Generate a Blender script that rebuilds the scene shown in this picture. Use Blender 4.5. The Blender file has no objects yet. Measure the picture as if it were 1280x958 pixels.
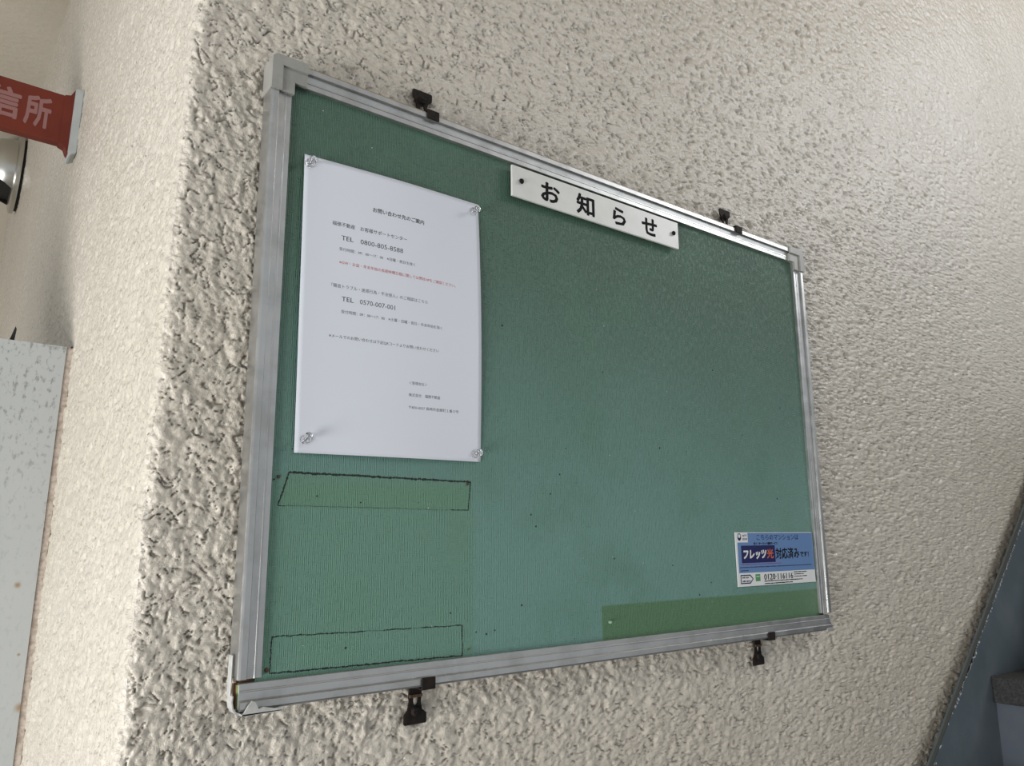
import bpy, bmesh, math, random
import numpy as np
from mathutils import Matrix, Vector

SC = bpy.context.scene
COL = SC.collection
Z0 = 1.83                     # height of the notice's upper left corner above the floor
PI = math.pi

# ------------------------------------------------------------------ camera
cam_d = bpy.data.cameras.new('camera'); cam = bpy.data.objects.new('camera', cam_d); COL.objects.link(cam)
cam_d.sensor_width = 36; cam_d.lens = 972.89 / 1280 * 36; cam_d.clip_start = .02
RX = Vector((0.7927514799, -0.6095083088, 0.0066867458))
RY = Vector((0.1315277409, 0.1603381539, -0.9782597456))
RZ = Vector((0.5951853026, 0.7763963537, 0.2072755697))
m = Matrix((RX, -RY, -RZ)).transposed().to_4x4()
m.translation = Vector((-0.2668, -0.6903, Z0 - 0.3813))
cam.matrix_world = m
SC.camera = cam

# ------------------------------------------------------------------ world, lights, exposure
SC.view_settings.view_transform = 'Standard'; SC.view_settings.look = 'None'
SC.view_settings.gamma = 1; SC.view_settings.use_curve_mapping = False
SC.view_settings.exposure = 0.0
w = bpy.data.worlds.new('overcast_sky'); SC.world = w; w.use_nodes = True
w.node_tree.nodes['Background'].inputs['Color'].default_value = (.90, .95, 1.0, 1)
w.node_tree.nodes['Background'].inputs['Strength'].default_value = .56


def area(name, loc, target, sx, sy, power, color=(1, 1, 1)):
    d = bpy.data.lights.new(name, 'AREA'); d.shape = 'RECTANGLE'; d.size = sx; d.size_y = sy
    d.energy = power; d.color = color
    o = bpy.data.objects.new(name, d); COL.objects.link(o); o.location = loc
    o.rotation_euler = (Vector(target) - Vector(loc)).to_track_quat('-Z', 'Y').to_euler()
    return o


area('daylight_entrance_opening', (-2.4, -.65, Z0 - 1.25), (0, .1, Z0 - .6), 1.6, 1.0, 90, (1, 1, .99))
area('daylight_stair_opening', (3.2, -1.6, Z0 + 1.65), (.9, 0, Z0 + .1), 1.0, .9, 34, (.96, .98, 1))

# ------------------------------------------------------------------ helpers
def tag(o, label=None, cat=None, group=None, kind=None):
    if label: o['label'] = label
    if cat: o['category'] = cat
    if group: o['group'] = group
    if kind: o['kind'] = kind
    return o


def empty(name, loc, label, cat, roty=0.0, group=None):
    o = bpy.data.objects.new(name, None); COL.objects.link(o); o.empty_display_size = .02
    o.location = loc; o.rotation_euler = (0, roty, 0)
    return tag(o, label, cat, group)


def link(name, me, mat, parent=None, loc=None):
    o = bpy.data.objects.new(name, me); COL.objects.link(o)
    if mat is not None:
        for k in (mat if isinstance(mat, (list, tuple)) else [mat]): me.materials.append(k)
    if parent: o.parent = parent
    if loc: o.location = loc
    return o


def obj(name, bm, mat, parent=None, loc=None, smooth=False, normals=True):
    if normals: bmesh.ops.recalc_face_normals(bm, faces=bm.faces)
    me = bpy.data.meshes.new(name); bm.to_mesh(me); bm.free()
    if smooth:
        for p in me.polygons: p.use_smooth = True
    return link(name, me, mat, parent, loc)


def box(bm, x0, x1, y0, y1, z0, z1, bev=0.0, seg=2, mi=0):
    r = bmesh.ops.create_cube(bm, size=1)
    vs = r['verts']
    for v in vs:
        v.co = Vector((x0 + (v.co.x + .5) * (x1 - x0), y0 + (v.co.y + .5) * (y1 - y0), z0 + (v.co.z + .5) * (z1 - z0)))
    fs = {f for v in vs for f in v.link_faces}
    for f in fs: f.material_index = mi
    if bev:
        es = list({e for v in vs for e in v.link_edges})
        bmesh.ops.bevel(bm, geom=es, offset=bev, segments=seg, affect='EDGES', profile=.5)
    return bm


def prism(bm, pts, y0, y1, holes=None, mi=0):
    """outline in (x, z), extruded from y0 to y1; y0 < y1, the y0 side faces the viewer"""
    f = [bm.verts.new((x, y0, z)) for x, z in pts]; b = [bm.verts.new((x, y1, z)) for x, z in pts]
    n = len(pts)
    fs = []
    if not holes:
        fs += [bm.faces.new(f), bm.faces.new(b[::-1])]
    for i in range(n):
        fs.append(bm.faces.new((f[i], b[i], b[(i + 1) % n], f[(i + 1) % n])))
    for hp in holes or []:
        hf = [bm.verts.new((x, y0, z)) for x, z in hp]; hb = [bm.verts.new((x, y1, z)) for x, z in hp]
        k = len(hp)
        for i in range(k):
            fs.append(bm.faces.new((hf[i], hf[(i + 1) % k], hb[(i + 1) % k], hb[i])))
        for ring, hr in ((f, hf), (b, hb)):
            es = [bm.edges.get((ring[i], ring[(i + 1) % n])) for i in range(n)] + [bm.edges.get((hr[i], hr[(i + 1) % k])) for i in range(k)]
            bmesh.ops.triangle_fill(bm, edges=es, use_beauty=True)
    for q in fs: q.material_index = mi
    return bm


def lathe_y(bm, prof, seg=24, c=(0, 0, 0)):
    """profile of (radius, y)"""
    rings = []
    for r, y in prof:
        if r < 1e-6: rings.append([bm.verts.new((c[0], c[1] + y, c[2]))])
        else: rings.append([bm.verts.new((c[0] + r * math.cos(2 * PI * i / seg), c[1] + y, c[2] + r * math.sin(2 * PI * i / seg))) for i in range(seg)])
    for a, b in zip(rings, rings[1:]):
        for i in range(seg):
            j = (i + 1) % seg
            if len(a) == 1: bm.faces.new((a[0], b[i], b[j]))
            elif len(b) == 1: bm.faces.new((a[i], b[0], a[j]))
            else: bm.faces.new((a[i], b[i], b[j], a[j]))
    return bm


# ------------------------------------------------------------------ material helpers
def mat(name, color, rough=.5, metal=0.0, spec=.5):
    M = bpy.data.materials.new(name); M.use_nodes = True
    p = M.node_tree.nodes['Principled BSDF']
    p.inputs['Base Color'].default_value = (*color, 1); p.inputs['Roughness'].default_value = rough
    p.inputs['Metallic'].default_value = metal; p.inputs['Specular IOR Level'].default_value = spec
    return M


class NT:
    def __init__(s, M):
        s.t = M.node_tree; s.p = s.t.nodes['Principled BSDF']
    def n(s, typ, **kw):
        k = s.t.nodes.new(typ)
        for a, v in kw.items(): setattr(k, a, v)
        return k
    def l(s, a, b): s.t.links.new(a, b)
    def _in(s, sock, v):
        if hasattr(v, 'is_output') or isinstance(v, bpy.types.NodeSocket): s.l(v, sock)
        else: sock.default_value = v
    def math(s, op, a, b=0.0, clamp=False):
        k = s.n('ShaderNodeMath', operation=op); k.use_clamp = clamp
        s._in(k.inputs[0], a); s._in(k.inputs[1], b); return k.outputs[0]
    def coord(s, which='Object'): return s.n('ShaderNodeTexCoord').outputs[which]
    def sep(s, v):
        k = s.n('ShaderNodeSeparateXYZ'); s.l(v, k.inputs[0]); return k.outputs
    def noise(s, v, scale, detail=2, rough=.5, dist=0.0):
        k = s.n('ShaderNodeTexNoise'); s.l(v, k.inputs['Vector'])
        k.inputs['Scale'].default_value = scale; k.inputs['Detail'].default_value = detail
        k.inputs['Roughness'].default_value = rough; k.inputs['Distortion'].default_value = dist
        return k.outputs['Fac']
    def mapping(s, v, scale=(1, 1, 1), rot=(0, 0, 0)):
        k = s.n('ShaderNodeMapping'); s.l(v, k.inputs['Vector']); k.inputs['Scale'].default_value = scale
        k.inputs['Rotation'].default_value = rot; return k.outputs[0]
    def ramp(s, v, a, b, c=0.0, d=1.0):
        k = s.n('ShaderNodeMapRange'); k.interpolation_type = 'SMOOTHSTEP'; s._in(k.inputs['Value'], v)
        k.inputs['From Min'].default_value = a; k.inputs['From Max'].default_value = b
        k.inputs['To Min'].default_value = c; k.inputs['To Max'].default_value = d; return k.outputs[0]
    def mix(s, f, a, b, blend='MIX'):
        k = s.n('ShaderNodeMix', data_type='RGBA', blend_type=blend)
        s._in(k.inputs[0], f)
        for q, v in ((6, a), (7, b)):
            if isinstance(v, tuple): k.inputs[q].default_value = (*v[:3], 1)
            else: s.l(v, k.inputs[q])
        return k.outputs[2]
    def bump(s, h, strength, dist, prev=None):
        k = s.n('ShaderNodeBump'); s.l(h, k.inputs['Height']); k.inputs['Strength'].default_value = strength
        k.inputs['Distance'].default_value = dist
        if prev: s.l(prev, k.inputs['Normal'])
        return k.outputs[0]


def grained(name, c1, c2, scale=40, rough=.5, metal=0, bump=0.0, bscale=300, spec=.5, stretch=(1, 1, 1)):
    M = mat(name, c1, rough, metal, spec); t = NT(M); v = t.mapping(t.coord(), stretch)
    f = t.ramp(t.noise(v, scale, 5, .6), .35, .7)
    t.l(t.mix(f, c1, c2), t.p.inputs['Base Color'])
    if bump: t.l(t.bump(t.noise(v, bscale, 3), bump, .001), t.p.inputs['Normal'])
    return M


# stucco paint
M_STUCCO = mat('cream_stucco_paint', (.60, .555, .485), .27); t = NT(M_STUCCO)
v = t.coord()
d1 = t.ramp(t.noise(v, 2.2, 3), .35, .7)
base = t.mix(d1, (.59, .54, .463), (.555, .503, .42))
dirt = t.math('MULTIPLY', t.ramp(t.noise(v, 210, 3, .6), .60, .68), t.ramp(t.noise(v, 9, 2), .3, .7, .35, .8))
t.l(t.mix(dirt, base, (.26, .23, .19)), t.p.inputs['Base Color'])
b1 = t.bump(t.noise(v, 260, 4, .6, .6), .9, .0016)
t.l(t.bump(t.noise(v, 900, 2), .3, .0004, b1), t.p.inputs['Normal'])
M_SOFFIT = mat('cream_soffit_paint', (.56, .51, .43), .6); t = NT(M_SOFFIT); v = t.coord()
t.l(t.mix(t.ramp(t.noise(v, 3, 3), .3, .7), (.58, .53, .45), (.52, .47, .39)), t.p.inputs['Base Color'])
t.l(t.bump(t.noise(v, 60, 4), .5, .004), t.p.inputs['Normal'])
M_CONC = grained('grey_concrete_floor', (.36, .35, .33), (.29, .28, .265), 12, .85, 0, .4, 200)
# frame aluminium
M_ALU = mat('satin_aluminium', (.50, .50, .49), .34, .85); t = NT(M_ALU); v = t.coord()
vv = t.mapping(v, (1, 1, 1))
t.l(t.mix(t.ramp(t.noise(v, 25, 5, .65), .4, .75), (.50, .50, .49), (.40, .40, .385)), t.p.inputs['Base Color'])
t.l(t.ramp(t.noise(v, 60, 4), .3, .7, .27, .42), t.p.inputs['Roughness'])
t.l(t.bump(t.noise(v, 500, 2), .12, .0004), t.p.inputs['Normal'])
M_CAP = grained('grey_plastic_cap', (.31, .305, .28), (.26, .255, .235), 60, .42)
M_CAPB = grained('pale_weathered_plastic', (.50, .50, .475), (.38, .38, .36), 90, .45)
M_BLACK = mat('black_print', (.010, .010, .011), .8, 0, .12)
M_GREYINK = mat('grey_print', (.018, .018, .022), .6)
M_RED = mat('red_print', (.45, .045, .03), .6)
M_CLIP = grained('rusted_black_steel', (.008, .0075, .007), (.020, .012, .008), 120, .7, 0, .5, 700, .2)
M_RUST = grained('brown_rust', (.10, .05, .028), (.05, .028, .016), 300, .85)
M_PAPER = mat('white_copy_paper', (.68, .70, .755), .75, 0, .2)
M_PLAQUE = grained('off_white_plastic', (.66, .655, .62), (.61, .60, .57), 30, .32)
M_GLASS = mat('clear_plastic', (.97, .98, .98), .06); M_GLASS.node_tree.nodes['Principled BSDF'].inputs['Transmission Weight'].default_value = 1
M_GLASS.node_tree.nodes['Principled BSDF'].inputs['IOR'].default_value = 1.33
M_STEEL = mat('pin_steel', (.6, .6, .6), .3, 1)
M_STRING = mat('blue_grey_steel_paint', (.095, .120, .135), .42); t = NT(M_STRING); v = t.coord()
t.l(t.mix(t.ramp(t.noise(v, 14, 5, .6), .35, .7), (.082, .105, .120), (.105, .128, .142)), t.p.inputs['Base Color'])
t.l(t.bump(t.noise(v, 220, 3), .2, .0006), t.p.inputs['Normal'])
M_RISER = grained('dark_blue_steel_paint', (.045, .058, .080), (.055, .066, .085), 20, .5)
M_CHIP = mat('bare_pale_primer', (.5, .53, .54), .6)
M_TREAD = grained('black_gritty_tread', (.014, .015, .016), (.040, .039, .036), 260, .8, 0, 1.0, 500)
M_EDGE = mat('dark_plate_edge', (.05, .055, .05), .6)
M_SIGNRED = grained('faded_red_plastic', (.15, .026, .014), (.125, .022, .013), 20, .6, spec=.25)
M_SIGNTX = mat('faded_pink_lettering', (.25, .115, .105), .6)
M_SIGNGREY = grained('light_grey_bracket', (.43, .45, .44), (.38, .40, .39), 30, .45)
M_INOX = mat('brushed_stainless', (.55, .54, .50), .28, 1.0)
M_DARK = mat('flat_black', (.006, .006, .006), .7)
M_SEAL = grained('beige_sealant', (.56, .49, .43), (.36, .29, .24), 160, .8)
# grey sheet with dark mottling and rust spots
M_SHEET = mat('pale_grey_sheet_paint', (.38, .40, .395), .5); t = NT(M_SHEET); v = t.coord()
x_, y_, z_ = t.sep(v)
c = t.mix(t.ramp(t.noise(v, 3, 3), .3, .7), (.37, .39, .385), (.42, .435, .43))
c = t.mix(t.math('MULTIPLY', t.ramp(t.noise(t.mapping(v, (1, 1, .5)), 170, 4, .7), .52, .66), t.ramp(z_, -.45, -.15, .15, .75)), c, (.17, .175, .16))
for (rx, rz, rr) in ((-.1395, -.433, .006), (-.119, -.585, .009), (-.128, -.52, .003)):
    dx = t.math('SUBTRACT', x_, rx); dz = t.math('SUBTRACT', z_, rz)
    dd = t.math('SQRT', t.math('ADD', t.math('MULTIPLY', dx, dx), t.math('MULTIPLY', dz, dz)))
    c = t.mix(t.ramp(dd, 0, rr, .95, 0), c, (.27, .17, .08))
t.l(c, t.p.inputs['Base Color'])

# green cloth-textured board face; local metres: x to the right, z up from the upper left inner corner
M_GREEN = mat('green_ribbed_vinyl', (.06, .14, .10), .5); t = NT(M_GREEN)
v = t.coord(); x_, y_, z_ = t.sep(v)
big = t.noise(v, 5, 3, .55)
zz = t.math('ADD', z_, t.math('MULTIPLY', t.math('SUBTRACT', big, .5), .10))
c = t.mix(t.ramp(zz, -.05, -.50), (.050, .098, .066), (.134, .255, .222))  # dark green above, lighter teal towards the bottom
c = t.mix(t.ramp(t.noise(v, 9, 4, .6), .45, .75, 0, .4), c, (.075, .165, .105))


def inside(t, x0, x1, z0, z1, e=.0012):
    a = t.math('MULTIPLY', t.ramp(x_, x0 - e, x0 + e), t.ramp(x_, x1 - e, x1 + e, 1, 0))
    b = t.math('MULTIPLY', t.ramp(z_, z0 - e, z0 + e), t.ramp(z_, z1 - e, z1 + e, 1, 0))
    return t.math('MULTIPLY', a, b)


c = t.mix(t.math('MULTIPLY', inside(t, -.01, .2225, -.60, -.392, .003), .75), c, (.115, .228, .165))     # less faded sheet, lower left
c = t.mix(t.math('MULTIPLY', inside(t, .012, .216, -.415, -.385, .002), .4), c, (.105, .205, .105))
c = t.mix(t.math('MULTIPLY', inside(t, .4065, .90, -.60, -.524, .0015), .9), c, (.075, .155, .062))      # unfaded olive strip, lower right
# ribs
rib = t.math('SINE', t.math('ADD', t.math('MULTIPLY', x_, 2 * PI / .00195), t.math('MULTIPLY', t.noise(v, 60, 2), 2.5)))
rib2 = t.math('SINE', t.math('ADD', t.math('MULTIPLY', z_, 2 * PI / .0021), t.math('MULTIPLY', t.noise(v, 80, 2), 2.5)))
ma = t.ramp(t.noise(t.mapping(v, (1, 1, .35)), 330, 2), .40, .60)
mb = t.ramp(t.noise(t.mapping(v, (.45, 1, 1)), 380, 2), .50, .62)
weave = t.math('ADD', t.math('MULTIPLY', rib, ma), t.math('MULTIPLY', t.math('MULTIPLY', rib2, mb), .6))
c = t.mix(t.ramp(weave, -.9, 1.1, .0, .30), c, (.20, .34, .27))
specks = t.ramp(t.noise(v, 170, 1), .775, .80)
c = t.mix(specks, c, (.02, .04, .03))
t.l(c, t.p.inputs['Base Color'])
t.l(t.bump(weave, .55, .0006), t.p.inputs['Normal'])
t.p.inputs['Roughness'].default_value = .5; t.p.inputs['Specular IOR Level'].default_value = .25

# ------------------------------------------------------------------ stucco relief
RS = np.random.RandomState(7)
PERM = RS.permutation(4096)


def hsh(i, j, k=0):
    return PERM[(PERM[(i + 131 * k) & 4095] + j) & 4095] / 4096.0


def perlin(x, y, k=0):
    xi = np.floor(x).astype(np.int64); yi = np.floor(y).astype(np.int64); fx = x - xi; fy = y - yi
    u = fx * fx * fx * (fx * (fx * 6 - 15) + 10); v_ = fy * fy * fy * (fy * (fy * 6 - 15) + 10)
    def g(a, b, dx, dy):
        th = hsh(a, b, k) * 2 * np.pi; return np.cos(th) * dx + np.sin(th) * dy
    n0 = g(xi, yi, fx, fy) * (1 - u) + g(xi + 1, yi, fx - 1, fy) * u
    n1 = g(xi, yi + 1, fx, fy - 1) * (1 - u) + g(xi + 1, yi + 1, fx - 1, fy - 1) * u
    return (n0 * (1 - v_) + n1 * v_) * 1.5


def flakes(x, y, k, tilt=.55, dome=.9):
    """overlapping tilted dabs: the highest of the neighbouring dabs wins, leaving crescent edges"""
    xi = np.floor(x).astype(np.int64); yi = np.floor(y).astype(np.int64)
    best = np.full(x.shape, -9.0)
    for a in (-1, 0, 1):
        for b in (-1, 0, 1):
            i = xi + a; j = yi + b
            px = i + hsh(i, j, k); py = j + hsh(i, j, k + 1)
            th = hsh(i, j, k + 2) * 2 * np.pi; hh = hsh(i, j, k + 3)
            dx = x - px; dy = y - py
            c, s = np.cos(th), np.sin(th)
            q = (c * dx + s * dy); r = (-s * dx + c * dy)
            h = hh * .8 + tilt * q - dome * (q * q * .7 + r * r * 1.6)
            best = np.maximum(best, h)
    return best


def sstep(a, b, x):
    u = np.clip((x - a) / (b - a), 0, 1); return u * u * (3 - 2 * u)


def relief(s, z):
    wx = perlin(s / .021, z / .021, 3) * .006; wz = perlin(s / .021, z / .021, 9) * .006
    a = flakes((s + wx) / .0115, (z + wz) / .0115, 11, .75, .8)
    b = flakes((s - wz) / .0058, (z + wx) / .0058, 37, .7, 1.1)
    # broken curved crevices between the dabs
    gs, gz = s + 2.2 * wx, z + 2.2 * wz
    lw = .085 + .07 * np.clip(s, 0, 2)
    g1 = np.abs(perlin(gs / .016, gz / .013, 61)); g2 = np.abs(perlin(gs / .009, gz / .008, 67))
    crev = (1 - sstep(.0, lw, g1)) * sstep(.02, .18, perlin(s / .014, z / .014, 71)) + .7 * (1 - sstep(0, .09, g2)) * sstep(.08, .25, perlin(s / .009, z / .009, 73))
    n = perlin(s / .035, z / .035, 5)
    fine = perlin(s / .0032, z / .0032, 21)
    coarse = 1 - sstep(.25, .9, s)               # the dabs are largest near the corner
    top = sstep(-.02, .30, n + .25 * perlin(s / .011, z / .011, 31))
    h = (.0012 * coarse + .0014) * np.clip(a, -.6, 1.0) * (.4 + .6 * top) + .0019 * np.clip(b, -.6, 1) + .0006 * fine - .0048 * (1 - .45 * sstep(.9, 1.9, s)) * crev
    return h - .0012


def grid_mesh(name, P, mats, parent=None):
    nr, nc, _ = P.shape
    me = bpy.data.meshes.new(name)
    me.vertices.add(nr * nc); me.vertices.foreach_set('co', P.reshape(-1).astype(np.float32))
    idx = np.arange(nr * nc).reshape(nr, nc)
    q = np.stack([idx[:-1, :-1], idx[:-1, 1:], idx[1:, 1:], idx[1:, :-1]], -1).reshape(-1)
    nf = (nr - 1) * (nc - 1)
    me.loops.add(nf * 4); me.loops.foreach_set('vertex_index', q.astype(np.int32))
    me.polygons.add(nf); me.polygons.foreach_set('loop_start', (np.arange(nf) * 4).astype(np.int32))
    me.polygons.foreach_set('use_smooth', np.ones(nf, bool))
    me.update(calc_edges=True); me.validate()
    return link(name, me, mats, parent)


def spaced(x0, x1, fn):
    out = [x0]
    while out[-1] < x1: out.append(out[-1] + fn(out[-1]))
    out[-1] = x1
    return np.array(out)


XC = -.111; YW = .020; RC = .011              # corner line, wall plane, corner radius


def section(s):
    """wall cross-section by arc length: s=0 is the middle of the rounded corner, s>0 the board wall, s<0 the return"""
    half = RC * PI / 4
    x = np.empty_like(s); y = np.empty_like(s); nx = np.empty_like(s); ny = np.empty_like(s)
    m1 = s > half; m2 = s < -half; m3 = ~(m1 | m2)
    x[m1] = XC + RC + (s[m1] - half); y[m1] = YW; nx[m1] = 0; ny[m1] = -1
    x[m2] = XC; y[m2] = YW + RC + (-s[m2] - half); nx[m2] = -1; ny[m2] = 0
    a = PI / 4 - s[m3] / RC                    # angle between the -y and the -x normals
    nx[m3] = -np.sin(a); ny[m3] = -np.cos(a)
    x[m3] = XC + RC + RC * nx[m3]; y[m3] = YW + RC + RC * ny[m3]
    return x, y, nx, ny


def wall_part(name, s, z):
    S, Zg = np.meshgrid(s, z)
    h = relief(S, Zg)
    wob = .004 * perlin(S / .3, Zg / .3, 50) * 0.5
    x, y, nx, ny = section(s)
    fade = np.where(s < -.35, np.clip(1 - (-s - .35) / 1.6, .75, 1), 1)[None, :]
    h = h * fade + wob
    P = np.stack([x[None, :] + nx[None, :] * h, y[None, :] + ny[None, :] * h, Zg + Z0], -1)
    return grid_mesh(name, P if name == 'wall_back' else P, M_STUCCO)


def dz_main(z):
    if z < -.86: return .04
    if z < .17: return .00122
    if z < 1.30: return .00122 + .0018 * min(1, (z - .17) / .4)
    return .05


def dz_left(z):
    if z < -.80: return .04
    return .0022 if z < 1.05 else .05


zs = spaced(-Z0, 2.1, dz_main)
ss = spaced(0, 4.4, lambda s: .00125 + .0027 * s if s < 2.55 else .08)
tag(wall_part('wall_back', ss, zs), kind='structure')
ss = -spaced(0, 2.6, lambda s: .0018 + .0050 * s)[::-1]
tag(wall_part('wall_left', ss, spaced(-Z0, 2.1, dz_left)), kind='structure')

# rest of the shell
bm = bmesh.new(); box(bm, -6, 5, -4.5, 3, -.12, 0)
tag(obj('floor', bm, M_CONC), kind='structure')
bm = bmesh.new(); box(bm, -1.6, XC + .005, .98, 2.75, Z0 + .955, Z0 + 1.10)
tag(obj('ceiling', bm, M_SOFFIT), kind='structure')
bm = bmesh.new(); box(bm, -1.6, XC + .005, 2.62, 2.75, 0, Z0 + .955)
tag(obj('wall_rear', bm, M_SOFFIT), kind='structure')
bm = bmesh.new(); box(bm, -.35, 3.4, -2.6, .25, Z0 + 2.1, Z0 + 2.25)
tag(obj('ceiling_upper', bm, mat('tan_ceiling_board', (.56, .40, .22), .7)), kind='structure')

# ------------------------------------------------------------------ notice board
TH = .0185
BX, BZ = -.0182, Z0 + .0687
BROT = -TH
BRM = Matrix.Rotation(BROT, 4, 'Y')


def bw(a, b, y=0.0):
    """board millimetres (right, down) to a world point"""
    p = BRM @ Vector((a / 1000, 0, -b / 1000)); return (BX + p.x, y, BZ + p.z)


W, H = 861, 563
board = empty('notice_board', (BX, 0, BZ), 'green notice board in a worn aluminium frame, clipped to the cream stucco wall', 'notice board', BROT)
bm = bmesh.new(); box(bm, -.004, (W + 4) / 1000, 0, .003, -(H + 4) / 1000, .004)
tag(obj('board_face', bm, M_GREEN, board), 'green ribbed face, turning lighter teal towards the bottom')
bm = bmesh.new(); box(bm, -.017, (W + 17) / 1000, .003, .012, -(H + 16) / 1000, .017)
obj('backing', bm, grained('brown_hardboard', (.20, .12, .06), (.15, .09, .05), 60, .8), board)

PROF = [(0, -.001), (0, .0040), (.4, .0045), (5.4, .0047), (5.8, .0052), (6.8, .0052), (7.2, .0048), (13.2, .0054), (13.5, .0050), (14.0, .0050),
        (14.1, .0080), (14.6, .0086), (19.8, .0088), (21.4, .0082), (22, .0066), (22, -.0135), (17.5, -.0135), (17.5, -.001)]


def rail(bm, side, p0, p1):
    rings = []
    for p in (p0, p1):
        r = []
        for w_, h_ in PROF:
            w_ = w_ / 1000
            if side == 'l': co = (-w_, -h_, -p)
            elif side == 'r': co = (W / 1000 + w_, -h_, -p)
            elif side == 't': co = (p, -h_, w_)
            else: co = (p, -h_, -H / 1000 - w_)
            r.append(bm.verts.new(co))
        rings.append(r)
    n = len(PROF)
    for i in range(n): bm.faces.new((rings[0][i], rings[1][i], rings[1][(i + 1) % n], rings[0][(i + 1) % n]))
    bm.faces.new(rings[0][::-1]); bm.faces.new(rings[1])
    return bm


for side, a, b in (('l', -.0, .5595), ('r', -.0, .5600), ('t', -.0, .861), ('b', -.0187, .8815)):
    obj('frame_rail', rail(bmesh.new(), side, a, b), M_ALU, board)


def corner_cap(sx, name='corner_cap', mt=M_CAP, L=.037, ox=0.0):
    """two-level L-shaped plastic cap; sx=1 upper left, -1 upper right"""
    bm = bmesh.new()
    def X(v): return ox + sx * v
    o = .0232
    pts = [(-o, o - .004), (-o + .004, o), (L - .023, o), (L - .023, .0125), (-.0125, .0125), (-.0125, -(L - .023)), (-o, -(L - .023))]
    P = [(X(x), z) for x, z in pts]
    if sx < 0: P = P[::-1]
    prism(bm, P, -.0112, -.0084)
    pts = [(-.0125, .0125), (L - .0235, .0125), (L - .0235, -.0008), (.0008, -.0008), (.0008, -(L - .0235)), (-.0125, -(L - .0235))]
    P = [(X(x), z) for x, z in pts]
    if sx < 0: P = P[::-1]
    prism(bm, P, -.0086, -.0045)
    pts = [(-o, o - .004), (-o + .004, o), (L - .023, o), (L - .023, o - .0012), (-o + .0045, o - .0012), (-o + .0012, o - .0045), (-o + .0012, -(L - .023)), (-o, -(L - .023))]
    P = [(X(x), z) for x, z in pts]
    if sx < 0: P = P[::-1]
    prism(bm, P, -.0088, .0135)
    return obj(name, bm, mt, board)


corner_cap(1)
corner_cap(-1, ox=W / 1000, mt=M_CAP)
# broken lower left cap: side shard, thin curl and a jagged front lip; board layers show behind it
bm = bmesh.new()
box(bm, -.0248, -.0239, .000, .0085, -.5735, -.5400, .0003, 1)
pts = [(-.0246, -.572), (-.0252, -.577), (-.0240, -.5825), (-.0212, -.5862), (-.0170, -.5876), (-.0165, -.5864), (-.0205, -.5850), (-.0230, -.5818), (-.0241, -.577), (-.0236, -.572)]
prism(bm, pts, -.0060, .006)
pts = [(-.0185, -.5875), (.0165, -.5868), (.0175, -.5838), (.0100, -.5845), (.0040, -.5832), (-.0005, -.5822), (-.0040, -.5835), (-.0070, -.5778), (-.0098, -.5765), (-.0130, -.5800), (-.0160, -.5850)]
prism(bm, pts, -.0125, -.0104)
box(bm, -.0180, .0160, -.0125, .0120, -.5876, -.5862)
tag(obj('broken_corner_cap', bm, M_CAPB, board), 'cracked pale corner cap with pieces missing')
bm = bmesh.new()
ML = [mat('core_pale_green', (.45, .52, .42), .8), mat('core_olive', (.20, .24, .07), .8), mat('core_brown', (.16, .075, .03), .9), mat('core_beige', (.50, .36, .27), .8)]
for i, (y0, y1) in enumerate(((-.0045, -.0030), (-.0024, .000), (.000, .0050), (.0050, .0090))):
    box(bm, -.0193 - .0004 * i, -.010, y0, y1, -.5835, -.5640, mi=i)
obj('exposed_core', bm, ML, board)
# small lower right cap remnant
bm = bmesh.new(); box(bm, .866, .8835, -.0096, .0125, -.5868, -.5815, .0006, 1); box(bm, .8822, .8838, -.0060, .0125, -.5815, -.5640)
obj('corner_cap', bm, M_CAP, board)


# glue outlines left by torn-off tape
def glue(name, pts, wds, seed, gaps=()):
    rnd = random.Random(seed); bm = bmesh.new()
    n = len(pts)
    for k in range(n):
        (a0, b0), (a1, b1) = pts[k], pts[(k + 1) % n]
        L = math.hypot(a1 - a0, b1 - b0); steps = max(2, int(L / .9))
        px, pz = -(b1 - b0) / L, (a1 - a0) / L
        prev = None; off = 0
        for i in range(steps + 1):
            u = i / steps
            w_ = wds[k] * rnd.uniform(.35, 1.25)
            if any(g[0] == k and g[1] < u < g[2] for g in gaps): w_ = .13 * rnd.uniform(.0, 1)
            off = off * .7 + rnd.uniform(-.28, .28)
            a = a0 + (a1 - a0) * u + px * off; b = b0 + (b1 - b0) * u + pz * off
            q = [bm.verts.new(((a + px * s_ * w_) / 1000, y_, -(b + pz * s_ * w_) / 1000)) for s_, y_ in ((-1, -.00005), (0, -.00035), (1, -.00005))]
            if prev:
                for j in (0, 1): bm.faces.new((prev[j], q[j], q[j + 1], prev[j + 1]))
            prev = q
    return obj(name, bm, mat('black_glue_dirt_' + str(seed), (.012, .02, .017), .8), board)


tag(glue('glue_outline', [(17, 384), (218.3, 385.4), (215.3, 415.5), (8.3, 414.2)], (1.15, .8, .5, .85), 3, ((2, .1, .97), )), 'black torn outline of removed tape, slanted left end')
tag(glue('glue_outline', [(8.8, 527.5), (208.3, 532.0), (208.9, 561.5), (8.3, 558.0)], (.6, .75, .8, .75), 5, ((0, .45, .55), (0, .7, .76))), 'black outline of removed tape along the bottom rail')


# rusty pin remains, white pin head
def stub(a, b, r, mt, nm, h=.0015):
    bm = bmesh.new(); lathe_y(bm, [(0, -h), (r * .7, -h * .9), (r, -h * .35), (r, .0)], 10, (a / 1000, 0, -b / 1000))
    return obj(nm, bm, mt, board, smooth=True)


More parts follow.
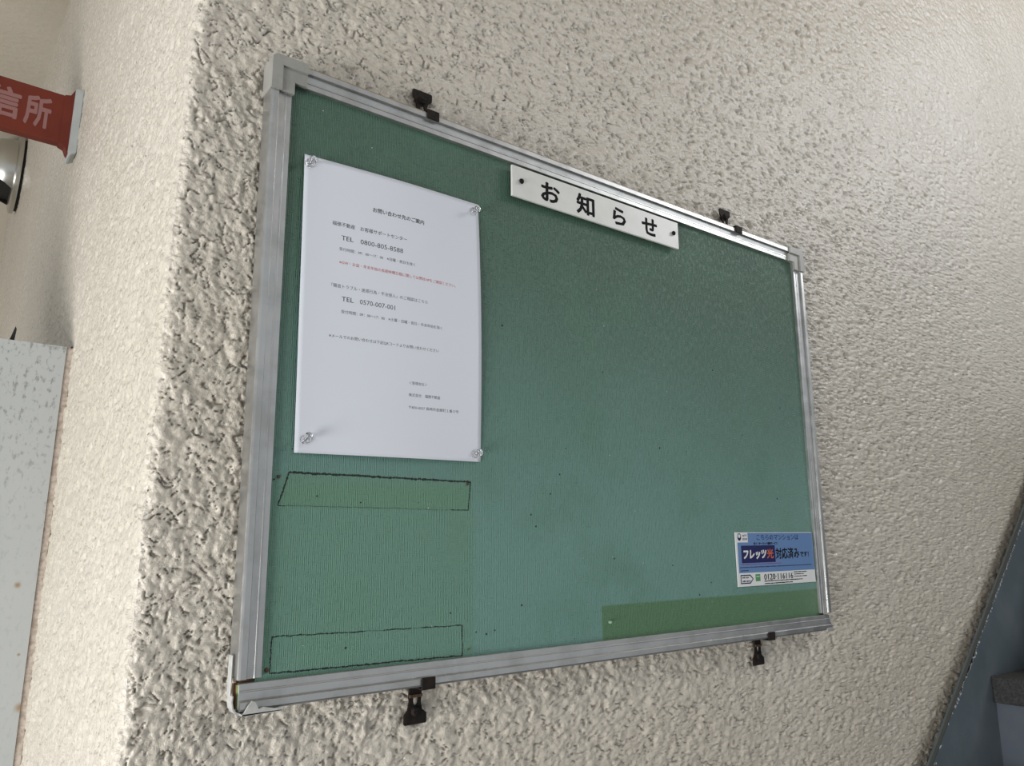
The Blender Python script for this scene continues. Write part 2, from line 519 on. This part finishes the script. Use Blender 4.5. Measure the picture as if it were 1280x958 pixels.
for a, b, r in ((5.4, 554.8, .0020), (214.1, 387.8, .0017), (7.3, 388.4, .0016), (216.5, 556, .0009), (3.5, 391, .0008)): stub(a, b, r, M_RUST, 'rusted_pin_stub')
tag(stub(418.5, 543.1, .0020, mat('pale_green_pin', (.22, .33, .23), .5), 'pin_head', .004), 'pale green pin head in the olive strip')
bm = bmesh.new()
rnd = random.Random(11)
for a, b in ((534.9, 480.6), (286.3, 516.5), (430, 470), (250, 540), (239, 543), (226, 540), (194, 519), (301, 419), (262, 205), (308, 432), (355, 341), (610, 505), (700, 300), (720, 120), (585, 520), (345, 372), (330, 395), (420, 240), (520, 330), (640, 210), (45, 405), (90, 410), (79, 543), (800, 250), (775, 390), (215, 100), (222, 86)):
    lathe_y(bm, [(0, -.0003), (.0006 + rnd.random() * .0006, -.0002), (.0008 + rnd.random() * .0006, .0001)], 7, (a / 1000, 0, -b / 1000))
tag(obj('pinholes', bm, mat('pinhole_dark', (.015, .02, .015), .9), board), 'tiny dark pinholes scattered over the green face', kind='stuff')
bm = bmesh.new()
for _ in range(70):
    a, b = rnd.uniform(5, 855), rnd.uniform(5, 558)
    lathe_y(bm, [(0, -.0003), (.0004 + rnd.random() * .0004, -.0001)], 5, (a / 1000, 0, -b / 1000))
tag(obj('dust_specks', bm, mat('pale_dust', (.45, .5, .45), .9), board), kind='stuff')

# ------------------------------------------------------------------ mounting clips
def clip(a, b_edge, up, label, hw=7.8, tilt=0.0, seed=0):
    """up=+1: above the top rail, -1: below the bottom rail; b_edge is the rail's outer edge"""
    t_ = empty('mounting_clip', bw(a, b_edge, .016), label, 'clip', BROT + tilt, 'black steel clips holding the board')
    s = up / 1000
    pl = [(-6.8, 1), (6.8, 1), (6.8, 10), (6.0, 17), (7.5, 24), (12.6, 28), (12.8, 36), (11.5, 37.5), (-11.5, 37.5), (-12.8, 36), (-12.6, 28), (-8.8, 24), (-7.2, 17), (-7.6, 10)]
    hole = [(2.9 * math.cos(q * PI / 6), 14.5 + (5.5 if q < 6 else 4.5) * math.sin(q * PI / 6)) for q in range(12)]
    P = [(x / 1000, z * s) for x, z in pl]; Hh = [(x / 1000, z * s) for x, z in hole]
    bm = prism(bmesh.new(), P, -.0022, -.0004, [Hh])
    obj('plate', bm, M_CLIP, t_)
    bm = bmesh.new()
    z0, z1 = sorted((.5 * s, 2.0 * s)); box(bm, -hw / 1000, hw / 1000, -.0268, .0, z0, z1, .0006, 2)
    z0, z1 = sorted((-9.5 * s, 2.0 * s)); box(bm, -hw / 1000, hw / 1000, -.0270, -.0250, z0, z1, .0009, 2)
    obj('hook', bm, M_CLIP, t_)
    bm = bmesh.new(); lathe_y(bm, [(0, -.0055), (.0035, -.005), (.0050, -.003), (.0052, -.002), (.003, .006)], 14, (0, 0, 25.5 * s))
    box(bm, -.0042, .0042, -.0058, -.0048, 25.1 * s if up > 0 else 25.9 * s, 25.9 * s if up > 0 else 25.1 * s)
    obj('screw', bm, M_CLIP, t_, smooth=False)
    if up < 0:
        bm = bmesh.new(); box(bm, -.0075, .0072, -.0036, -.0020, -.0125, -.0095, .0004, 1)
        obj('rusty_band', bm, M_RUST, t_)
    return t_


clip(160, -22.6, 1, 'black steel clip on the top rail, left of the white plaque')
clip(712, -22.6, 1, 'black steel clip on the top rail near the upper right corner')
clip(163, 585.6, -1, 'black steel clip under the bottom rail, left one, with rusty band')
clip(723, 585.6, -1, 'black steel clip under the bottom rail, right one, below the olive strip', 7.6)

# ------------------------------------------------------------------ lettering
TXT = bpy.data.curves.new('lettering', 'FONT'); TXT.resolution_u = 2
TOBJ = bpy.data.objects.new('lettering', TXT); COL.objects.link(TOBJ)


def text_geo(body, bold=0.0, shear=0.0):
    TXT.body = body; TXT.shear = shear
    TXT.extrude = 0; TXT.fill_mode = 'FRONT'
    bpy.context.view_layer.update()
    dg = bpy.context.evaluated_depsgraph_get()
    me = bpy.data.meshes.new_from_object(TOBJ.evaluated_get(dg))
    co = np.empty(len(me.vertices) * 3); me.vertices.foreach_get('co', co)
    return me, co.reshape(-1, 3)


def lettering(name, body, box_, mt, parent, y=-.0003, bold=0.0, shear=0.0, em=None, fn=None):
    """box_ = (left, right, top, bottom) in metres, z up. With em given, only the width is fitted and
    bottom is the baseline"""
    me, co = text_geo(body, bold, shear)
    x0, x1 = co[:, 0].min(), co[:, 0].max(); y0, y1 = co[:, 1].min(), co[:, 1].max()
    l, r, tp, bt = box_
    if bold > 0:                                # heavier strokes: the flat outline repeated round a small circle
        n = 8 if bold > .012 else 2
        base = co.copy(); nv = len(base); b_ = bmesh.new(); b_.from_mesh(me)
        for k in range(n):
            q = 2 * PI * (k + .0) / n
            ret = bmesh.ops.duplicate(b_, geom=[f for f in b_.faces[:len(me.polygons)]] + b_.verts[:nv] + b_.edges[:len(me.edges)])
            b_.verts.ensure_lookup_table(); b_.faces.ensure_lookup_table(); b_.edges.ensure_lookup_table()
            for g in ret['geom']:
                if isinstance(g, bmesh.types.BMVert):
                    g.co.x += bold * math.cos(q); g.co.y += bold * math.sin(q)
        b_.to_mesh(me); b_.free()
        co = np.empty(len(me.vertices) * 3); me.vertices.foreach_get('co', co); co = co.reshape(-1, 3)
        x0, x1 = co[:, 0].min(), co[:, 0].max(); y0, y1 = co[:, 1].min(), co[:, 1].max()
        lay = np.repeat(np.arange(len(co) // nv), nv) * 2e-6
    else: lay = 0
    X = l + (co[:, 0] - x0) / (x1 - x0) * (r - l)
    Zv = bt + co[:, 1] * em if em else bt + (co[:, 1] - y0) / (y1 - y0) * (tp - bt)
    Y = np.full_like(X, y) + lay if fn is None else fn(X, Zv) + y + lay
    me.vertices.foreach_set('co', np.stack([X, Y, Zv], -1).reshape(-1)); me.update()
    me.materials.clear()
    return link(name, me, mt, parent)


# ------------------------------------------------------------------ paper notice
PT = .0299
paper = empty('paper_notice', (0, -.0006, Z0 + .0), 'white printed paper notice pinned at four corners to the green board', 'notice', -PT)


def bulge(x, z):
    u = np.clip(x / .21, 0, 1); q = np.clip(-z / .297, 0, 1)
    return -(.0010 + .0035 * np.sin(PI * u) * (.45 + .4 * np.cos(2 * PI * (q - .1)) * .5) * .6 + .0030 * np.sin(PI * q) * (.35 + .65 * u ** 2)
             + .0012 * np.sin(PI * u) ** 2)


nx_, nz_ = 43, 61
U, V = np.meshgrid(np.linspace(0, .21, nx_), np.linspace(0, -.297, nz_))
skew = .0012 * np.sin(-V / .297 * PI) * (U / .21 - .3)
P = np.stack([U + skew, bulge(U, V), V], -1)
sh = grid_mesh('sheet', P, M_PAPER, paper)
mod = sh.modifiers.new('thickness', 'SOLIDIFY'); mod.thickness = .00012; mod.offset = -1
LINES = [
    ('お問い合わせ先のご案内', 74.5, 136.0, 43.2, 5.6, .018, 0),
    ('福徳不動産　お客様サポートセンター', 30.5, 114.6, 67.2, 5.0, .01, 0),
    ('TEL', 40.6, 53.6, 81.6, 7.0, .008, 0),
    ('0800-805-8588', 61.3, 110.1, 81.6, 7.2, .0, 0),
    ('受付時間：09：00～17：00　※日曜・祝日を除く', 38.6, 124.8, 92.8, 3.9, 0, 0),
    ('※GW・お盆・年末年始の長期休暇日程に関しては弊社HPをご確認ください。', 38.9, 176.6, 106.6, 4.0, .006, 1),
    ('「騒音トラブル・迷惑行為・不法侵入」のご相談はこちら', 31.5, 140.5, 131.7, 4.3, 0, 0),
    ('TEL', 42.4, 55.3, 145.0, 6.8, .008, 0),
    ('0570-007-001', 62.0, 101.6, 145.0, 6.9, .0, 0),
    ('受付時間：09：00～17：00　※土曜・日曜・祝日・年末年始を除く', 42.3, 158.9, 157.2, 3.9, 0, 0),
    ('※メールでのお問い合わせは下記QRコードよりお問い合わせください', 30.3, 154.8, 183.0, 4.0, 0, 0),
    ('＜管理会社＞', 119.0, 140.6, 221.0, 3.7, 0, 0),
    ('株式会社　福徳不動産', 118.7, 157.0, 233.4, 3.8, 0, 0),
    ('〒850-0037 長崎市金屋町１番17号', 118.8, 180.6, 246.3, 3.7, 0, 0)]
for body, l, r, b, em, bold, red in LINES:
    lettering('printed_line', body, (l / 1000, r / 1000, 0, -b / 1000), M_RED if red else M_GREYINK, paper, -.00016, bold, 0, em / 1000, bulge)


# ------------------------------------------------------------------ push pins
def push_pin(x, z, label, tx=0.0, tz=0.0):
    g = 'clear push pins on the notice'
    t_ = empty('push_pin', (x, -.0016, Z0 + z), label, 'push pin', 0, g)
    t_.rotation_euler = (tx, 0, tz)
    pr = [(0, -.0118), (.0030, -.0117), (.0039, -.0110), (.0040, -.0098), (.0030, -.0088), (.0021, -.0078), (.0019, -.0055), (.0024, -.0032), (.0040, -.0024), (.0047, -.0016), (.0046, -.0006), (.0020, -.0003), (0, -.0003)]
    obj('pin_body', lathe_y(bmesh.new(), pr, 24), M_GLASS, t_, smooth=True)
    obj('needle', lathe_y(bmesh.new(), [(0, -.0075), (.00065, -.0075), (.00065, .002), (0, .003)], 8), M_STEEL, t_, smooth=True)


push_pin(.0052, -.0088, 'clear plastic push pin in the upper left corner of the paper', -.05, .05)
push_pin(.2030, -.0045, 'clear plastic push pin in the upper right corner of the paper', .02, -.05)
push_pin(.0182, -.2845, 'clear plastic push pin in the lower left corner of the paper', -.25, .0)
push_pin(.2108, -.2828, 'clear plastic push pin in the lower right corner of the paper', -.1, -.03)

# ------------------------------------------------------------------ white plaque
pq = empty('title_plaque', bw(272, 5, -.0052), 'long white plaque with four large black characters at the top rail', 'sign', BROT)
bm = bmesh.new(); box(bm, 0, .2985, -.0030, 0.0, -.0396, 0, .0005, 2)
obj('plate', bm, M_PLAQUE, pq)
for ch, l, r, tp, bt in (('お', 316.5, 347.3, 12.6, 38.2), ('知', 375.1, 406.8, 11.6, 39.8), ('ら', 439.5, 464.5, 13.6, 38.3), ('せ', 495.0, 525.8, 12.8, 38.4)):
    lettering('painted_character', ch, ((l - 272) / 1000, (r - 272) / 1000, -(tp - 5) / 1000, -(bt - 5) / 1000), M_BLACK, pq, -.00315, .030)
for a in (285.1, 558.5):
    bm = bmesh.new(); lathe_y(bm, [(0, -.0062), (.0022, -.0060), (.0032, -.0048), (.0034, -.0038), (.0014, -.0034), (.0014, .0)], 12, ((a - 272) / 1000, -.0006, -.0188))
    obj('black_nail', bm, M_BLACK, pq, smooth=True)

# ------------------------------------------------------------------ blue sticker
SW, SH = .1922, .0745
st = empty('blue_sticker', bw(666, 439, -.0003), 'blue and white advertising plate in the lower right corner of the board', 'sticker', BROT)
M_SW = mat('sticker_white', (.70, .71, .70), .3); M_SB = mat('sticker_blue', (.12, .22, .42), .3)
M_SN = mat('sticker_navy', (.008, .010, .085), .3); M_SO = mat('sticker_orange', (.62, .13, .05), .3); M_SG = mat('sticker_green', (.09, .27, .10), .4)
bm = bmesh.new(); box(bm, 0, SW, -.0010, 0, -SH, 0, .0004, 1); obj('plate', bm, M_SW, st)


def patch(nm, u0, u1, v0, v1, mt, y, r=0.0):
    bm = bmesh.new(); box(bm, u0 * SW, u1 * SW, y, y + .00008, -v1 * SH, -v0 * SH)
    return obj(nm, bm, mt, st)


def stx(body, u0, u1, v0, v1, mt, y=-.0013, bold=0.0, shear=0.0):
    return lettering('printed_line', body, (u0 * SW, u1 * SW, -v0 * SH, -v1 * SH), mt, st, y, bold, shear)


patch('blue_field', .022, .997, .012, .752, M_SB, -.00108)
patch('logo_box', .018, .148, .012, .190, M_SW, -.00116)
bm = bmesh.new()
cx, cz = .048 * SW, -.088 * SH
ring = []
for i in range(20):
    q = 2 * PI * i / 20
    o_ = bm.verts.new((cx + .0042 * math.cos(q), -.00122, cz + .0052 * math.sin(q))); n_ = bm.verts.new((cx + .0027 * math.cos(q), -.00122, cz + .0012 + .0026 * math.sin(q)))
    ring.append((o_, n_))
for i in range(20):
    a, b = ring[i], ring[(i + 1) % 20]; bm.faces.new((a[0], b[0], b[1], a[1]))
obj('emblem', bm, M_SN, st)
stx('NTT', .086, .140, .045, .085, M_SN, -.00124, .03)
stx('西日本', .084, .142, .105, .150, M_SN, -.00124, .02)
stx('こちらのマンションは', .258, .800, .045, .150, M_SN, -.0013)
stx('光インターネット接続サービス', .215, .515, .188, .240, M_BLACK, -.0013, .03)
patch('navy_field', .062, .478, .250, .572, M_SN, -.00116)
stx('フレッツ', .085, .368, .330, .505, M_SW, -.0013, .05, .12)
stx('光', .372, .455, .320, .500, M_SO, -.0013, .025)
stx('対応済み', .485, .795, .300, .520, M_BLACK, -.0013, .025)
stx('です！', .805, .925, .385, .490, M_BLACK, -.0013, .035)


def smallprint(u0, u1, v0, v1, mt, seed):
    """lines of print too small to read in the photograph, as short uneven dashes"""
    rnd = random.Random(seed); bm = bmesh.new(); u = u0
    while u < u1:
        w_ = rnd.uniform(.006, .011); vv0 = v0 + rnd.uniform(0, .3) * (v1 - v0); vv1 = v1 - rnd.uniform(0, .2) * (v1 - v0)
        box(bm, u * SW, min(u1, u + w_) * SW, -.00120, -.00112, -vv1 * SH, -vv0 * SH); u += w_ + rnd.uniform(.0015, .004)
    return tag(obj('small_print', bm, mt, st), kind='stuff')


M_SRED = mat('sticker_red_print', (.26, .05, .16), .4); M_SBK = mat('sticker_dark_print', (.02, .03, .10), .4)
smallprint(.045, .545, .588, .606, M_SRED, 1); smallprint(.035, .955, .640, .662, M_SBK, 2); smallprint(.045, .135, .700, .722, M_SBK, 3)
bm = bmesh.new()
pts = [(.035, .785), (.150, .785), (.188, .865), (.150, .950), (.035, .950)]
inn = [(.043, .805), (.146, .805), (.177, .865), (.146, .930), (.043, .930)]
vo = [bm.verts.new((u * SW, -.00120, -v_ * SH)) for u, v_ in pts]; vi = [bm.verts.new((u * SW, -.00120, -v_ * SH)) for u, v_ in inn]
for i in range(5): bm.faces.new((vo[i], vi[i], vi[(i + 1) % 5], vo[(i + 1) % 5]))
obj('arrow_outline', bm, M_SN, st)
stx('お申し込み', .055, .130, .818, .852, M_BLACK, -.00125, .03)
stx('お問い合わせ', .055, .150, .885, .920, M_BLACK, -.00125, .03)
patch('green_mark', .213, .270, .785, .915, M_SG, -.00116)
patch('green_mark_line', .222, .262, .822, .834, M_SW, -.00122)
stx('0120·116116', .318, .690, .790, .900, M_BLACK, -.0013, .012)
smallprint(.705, .880, .770, .792, M_BLACK, 4); smallprint(.705, .835, .812, .832, M_BLACK, 5); smallprint(.705, .880, .855, .875, M_BLACK, 6)
smallprint(.320, .815, .912, .934, M_BLACK, 7); smallprint(.320, .680, .956, .980, M_BLACK, 8)

# ------------------------------------------------------------------ red projecting sign on the return wall
sg = empty('projecting_sign', (XC, .80, Z0 + .362), 'red projecting sign with faded pale characters and grey wall bracket, upper left', 'sign')


def L(x, z): return x - XC, z - .362


bm = bmesh.new(); x0, z0 = L(-.72, .3155); x1, z1 = L(-.136, .4085); box(bm, x0, x1, 0, .020, z0, z1, .002, 2)
obj('panel', bm, M_SIGNRED, sg)
bm = bmesh.new()
o_ = [(-.1390, .3155), (-.1300, .3120), (-.1262, .3030), (-.1236, .2990), (-.1236, .4240), (-.1262, .4190), (-.1300, .4110), (-.1390, .4085)]
prism(bm, [L(*p) for p in o_], -.001, .022)
obj('flared_end', bm, M_SIGNRED, sg)
bm = bmesh.new()
o_ = [(-.1238, .3000), (-.1200, .2950), (-.1105, .3010), (-.1105, .4245), (-.1225, .4245), (-.1238, .4230)]
prism(bm, [L(*p) for p in o_], -.008, .038); bmesh.ops.bevel(bm, geom=bm.edges[:], offset=.0012, segments=2, affect='EDGES')
obj('wall_bracket', bm, M_SIGNGREY, sg)
lettering('sign_character', '信', (*[L(q, 0)[0] for q in (-.252, -.202)], L(0, .3925)[1], L(0, .3350)[1]), M_SIGNTX, sg, -.0004, .03)
lettering('sign_character', '所', (*[L(q, 0)[0] for q in (-.196, -.156)], L(0, .3925)[1], L(0, .3330)[1]), M_SIGNTX, sg, -.0004, .03)
COL.objects.unlink(TOBJ); bpy.data.objects.remove(TOBJ)

# ------------------------------------------------------------------ round vent hood on the return wall
vh = empty('vent_hood', (XC, 2.20, Z0 + .815), 'round stainless vent hood on the cream return wall under the red sign', 'vent hood')


def lathe_x(bm, prof, seg=40):
    rings = [[bm.verts.new((-d, r * math.cos(2 * PI * i / seg), r * math.sin(2 * PI * i / seg))) for i in range(seg)] if r > 1e-6 else [bm.verts.new((-d, 0, 0))] for r, d in prof]
    for a, b in zip(rings, rings[1:]):
        for i in range(seg):
            j = (i + 1) % seg
            if len(b) == 1: bm.faces.new((a[i], a[j], b[0]))
            elif len(a) == 1: bm.faces.new((a[0], b[j], b[i]))
            else: bm.faces.new((a[i], a[j], b[j], b[i]))
    return bm


obj('gap_ring', lathe_x(bmesh.new(), [(.118, -.002), (.118, .008), (0, .008)]), M_DARK, vh)  # black ring filling the gap between wall and rim
obj('rim', lathe_x(bmesh.new(), [(.118, .008), (.127, .008), (.128, .012), (.128, .020), (.120, .022), (.112, .024), (0, .024)]), M_INOX, vh, smooth=False)
bm = lathe_x(bmesh.new(), [(.112, .022), (.111, .045), (.104, .072), (.090, .092), (.068, .106), (.035, .114), (0, .116)])
# slanted opening cut from the lower front of the dome
bmesh.ops.bisect_plane(bm, geom=bm.verts[:] + bm.edges[:] + bm.faces[:], plane_co=(-.062, 0, -.060), plane_no=(-.5, 0, -.9), clear_outer=True)
obj('dome', bm, M_INOX, vh, smooth=True)
bm = bmesh.new(); box(bm, -.060, -.024, -.085, .085, -.060, -.030); obj('inner_shade_box', bm, M_DARK, vh)  # black box stands in for the shade inside the hood's opening

# ------------------------------------------------------------------ pale grey steel partition
pp = empty('steel_partition', (0, .53, Z0), 'pale grey painted steel partition sheet with rust spots, lower left', 'partition')
bm = bmesh.new(); prism(bm, [(-1.1, -1.83), (-.1185, -1.83), (-.1185, -.1095), (-1.1, -.1240)], 0, .028)
obj('sheet', bm, M_SHEET, pp)
bm = bmesh.new(); box(bm, -.1185, -.1095, .002, .026, -1.83, -.1090, .001, 1)
tag(obj('sealant_strip', bm, M_SEAL, pp), 'stained beige sealant strip along the wall')
bm = bmesh.new(); prism(bm, [(-.1870, -.1112), (-.1810, -.1112), (-.1797, -.0930), (-.1815, -.0890)], .008, .016)  # small black wedge standing on the sheet's top edge
tag(obj('black_wedge', bm, M_DARK, pp), 'small black wedge on the top edge')
bm = bmesh.new(); lathe_y(bm, [(0, -.002), (.0012, -.0015), (.0012, .002)], 8, (-.1125, .0, -.1095)); obj('screw_head', bm, M_DARK, pp)

# ------------------------------------------------------------------ steel staircase
YS = -.012
stc = empty('steel_staircase', (1.35, YS, 0), 'blue-grey steel staircase with black gritty treads, lower right', 'staircase')
SL = (-.3059 + .7302) / (1.6514 - 1.1347)          # slope of the stringer's upper edge


def edge_z(x): return -.7302 + (x - 1.1347) * SL


def SX(x): return x - 1.35


bm = bmesh.new()
xa, xb = -.02, 2.6
dwn = .36
prism(bm, [(SX(xa), Z0 + edge_z(xa) - dwn), (SX(xb), Z0 + edge_z(xb) - dwn), (SX(xb), Z0 + edge_z(xb)), (SX(xa), Z0 + edge_z(xa))], 0, .009)
obj('stringer', bm, M_STRING, stc)
nrm = math.hypot(1, SL)
bm = bmesh.new()
prism(bm, [(SX(xa), Z0 + edge_z(xa)), (SX(xb), Z0 + edge_z(xb)), (SX(xb), Z0 + edge_z(xb) + .002 * nrm), (SX(xa), Z0 + edge_z(xa) + .002 * nrm)], -.0010, .004)
obj('stringer_flange', bm, M_EDGE, stc)
bm = bmesh.new(); rnd = random.Random(4)
for _ in range(320):
    x = rnd.choice((rnd.uniform(1.14, 1.67), rnd.gauss(1.31, .03), rnd.gauss(1.51, .05))); d_ = abs(rnd.gauss(0, .003)) + .0012
    r_ = rnd.uniform(.0006, .0024); z = Z0 + edge_z(x) - d_
    n = 6; q0 = rnd.random() * 6
    vs = [bm.verts.new((SX(x) + r_ * 1.5 * math.cos(q0 + 2 * PI * i / n) * rnd.uniform(.6, 1.2), -.0004, z + r_ * 1.2 * math.sin(q0 + 2 * PI * i / n))) for i in range(n)]
    bm.faces.new(vs)
tag(obj('paint_chips', bm, M_CHIP, stc), 'small pale paint chips along the upper edge', kind='stuff')
NX, NZ = 1.3948, -.6113                              # nosing of the step in view, at the stringer
GO, RI = .25, .25 * SL
for k in range(-5, 4):
    x = NX + k * GO; z = NZ + k * RI
    if z - .05 < -Z0: continue
    bm = bmesh.new(); box(bm, SX(x), SX(x + GO + .02), -.85, .0, Z0 + z - .048, Z0 + z, .003, 2)
    # broken-up nosing
    bmesh.ops.subdivide_edges(bm, edges=[e for e in bm.edges if e.calc_length() > .1], cuts=20, use_grid_fill=True)
    rr = random.Random(k)
    for v_ in bm.verts:
        if v_.co.x < SX(x) + .004: v_.co.x += rr.uniform(-.0015, .0015)
        if v_.co.z > Z0 + z - .004: v_.co.z += rr.uniform(-.0008, .0008)
    obj('tread', bm, M_TREAD, stc)
    bm = bmesh.new(); box(bm, SX(x + .012), SX(x + .018), -.85, .0, Z0 + max(-Z0, z - RI - .0), Z0 + z - .048)
    obj('riser', bm, M_RISER, stc)
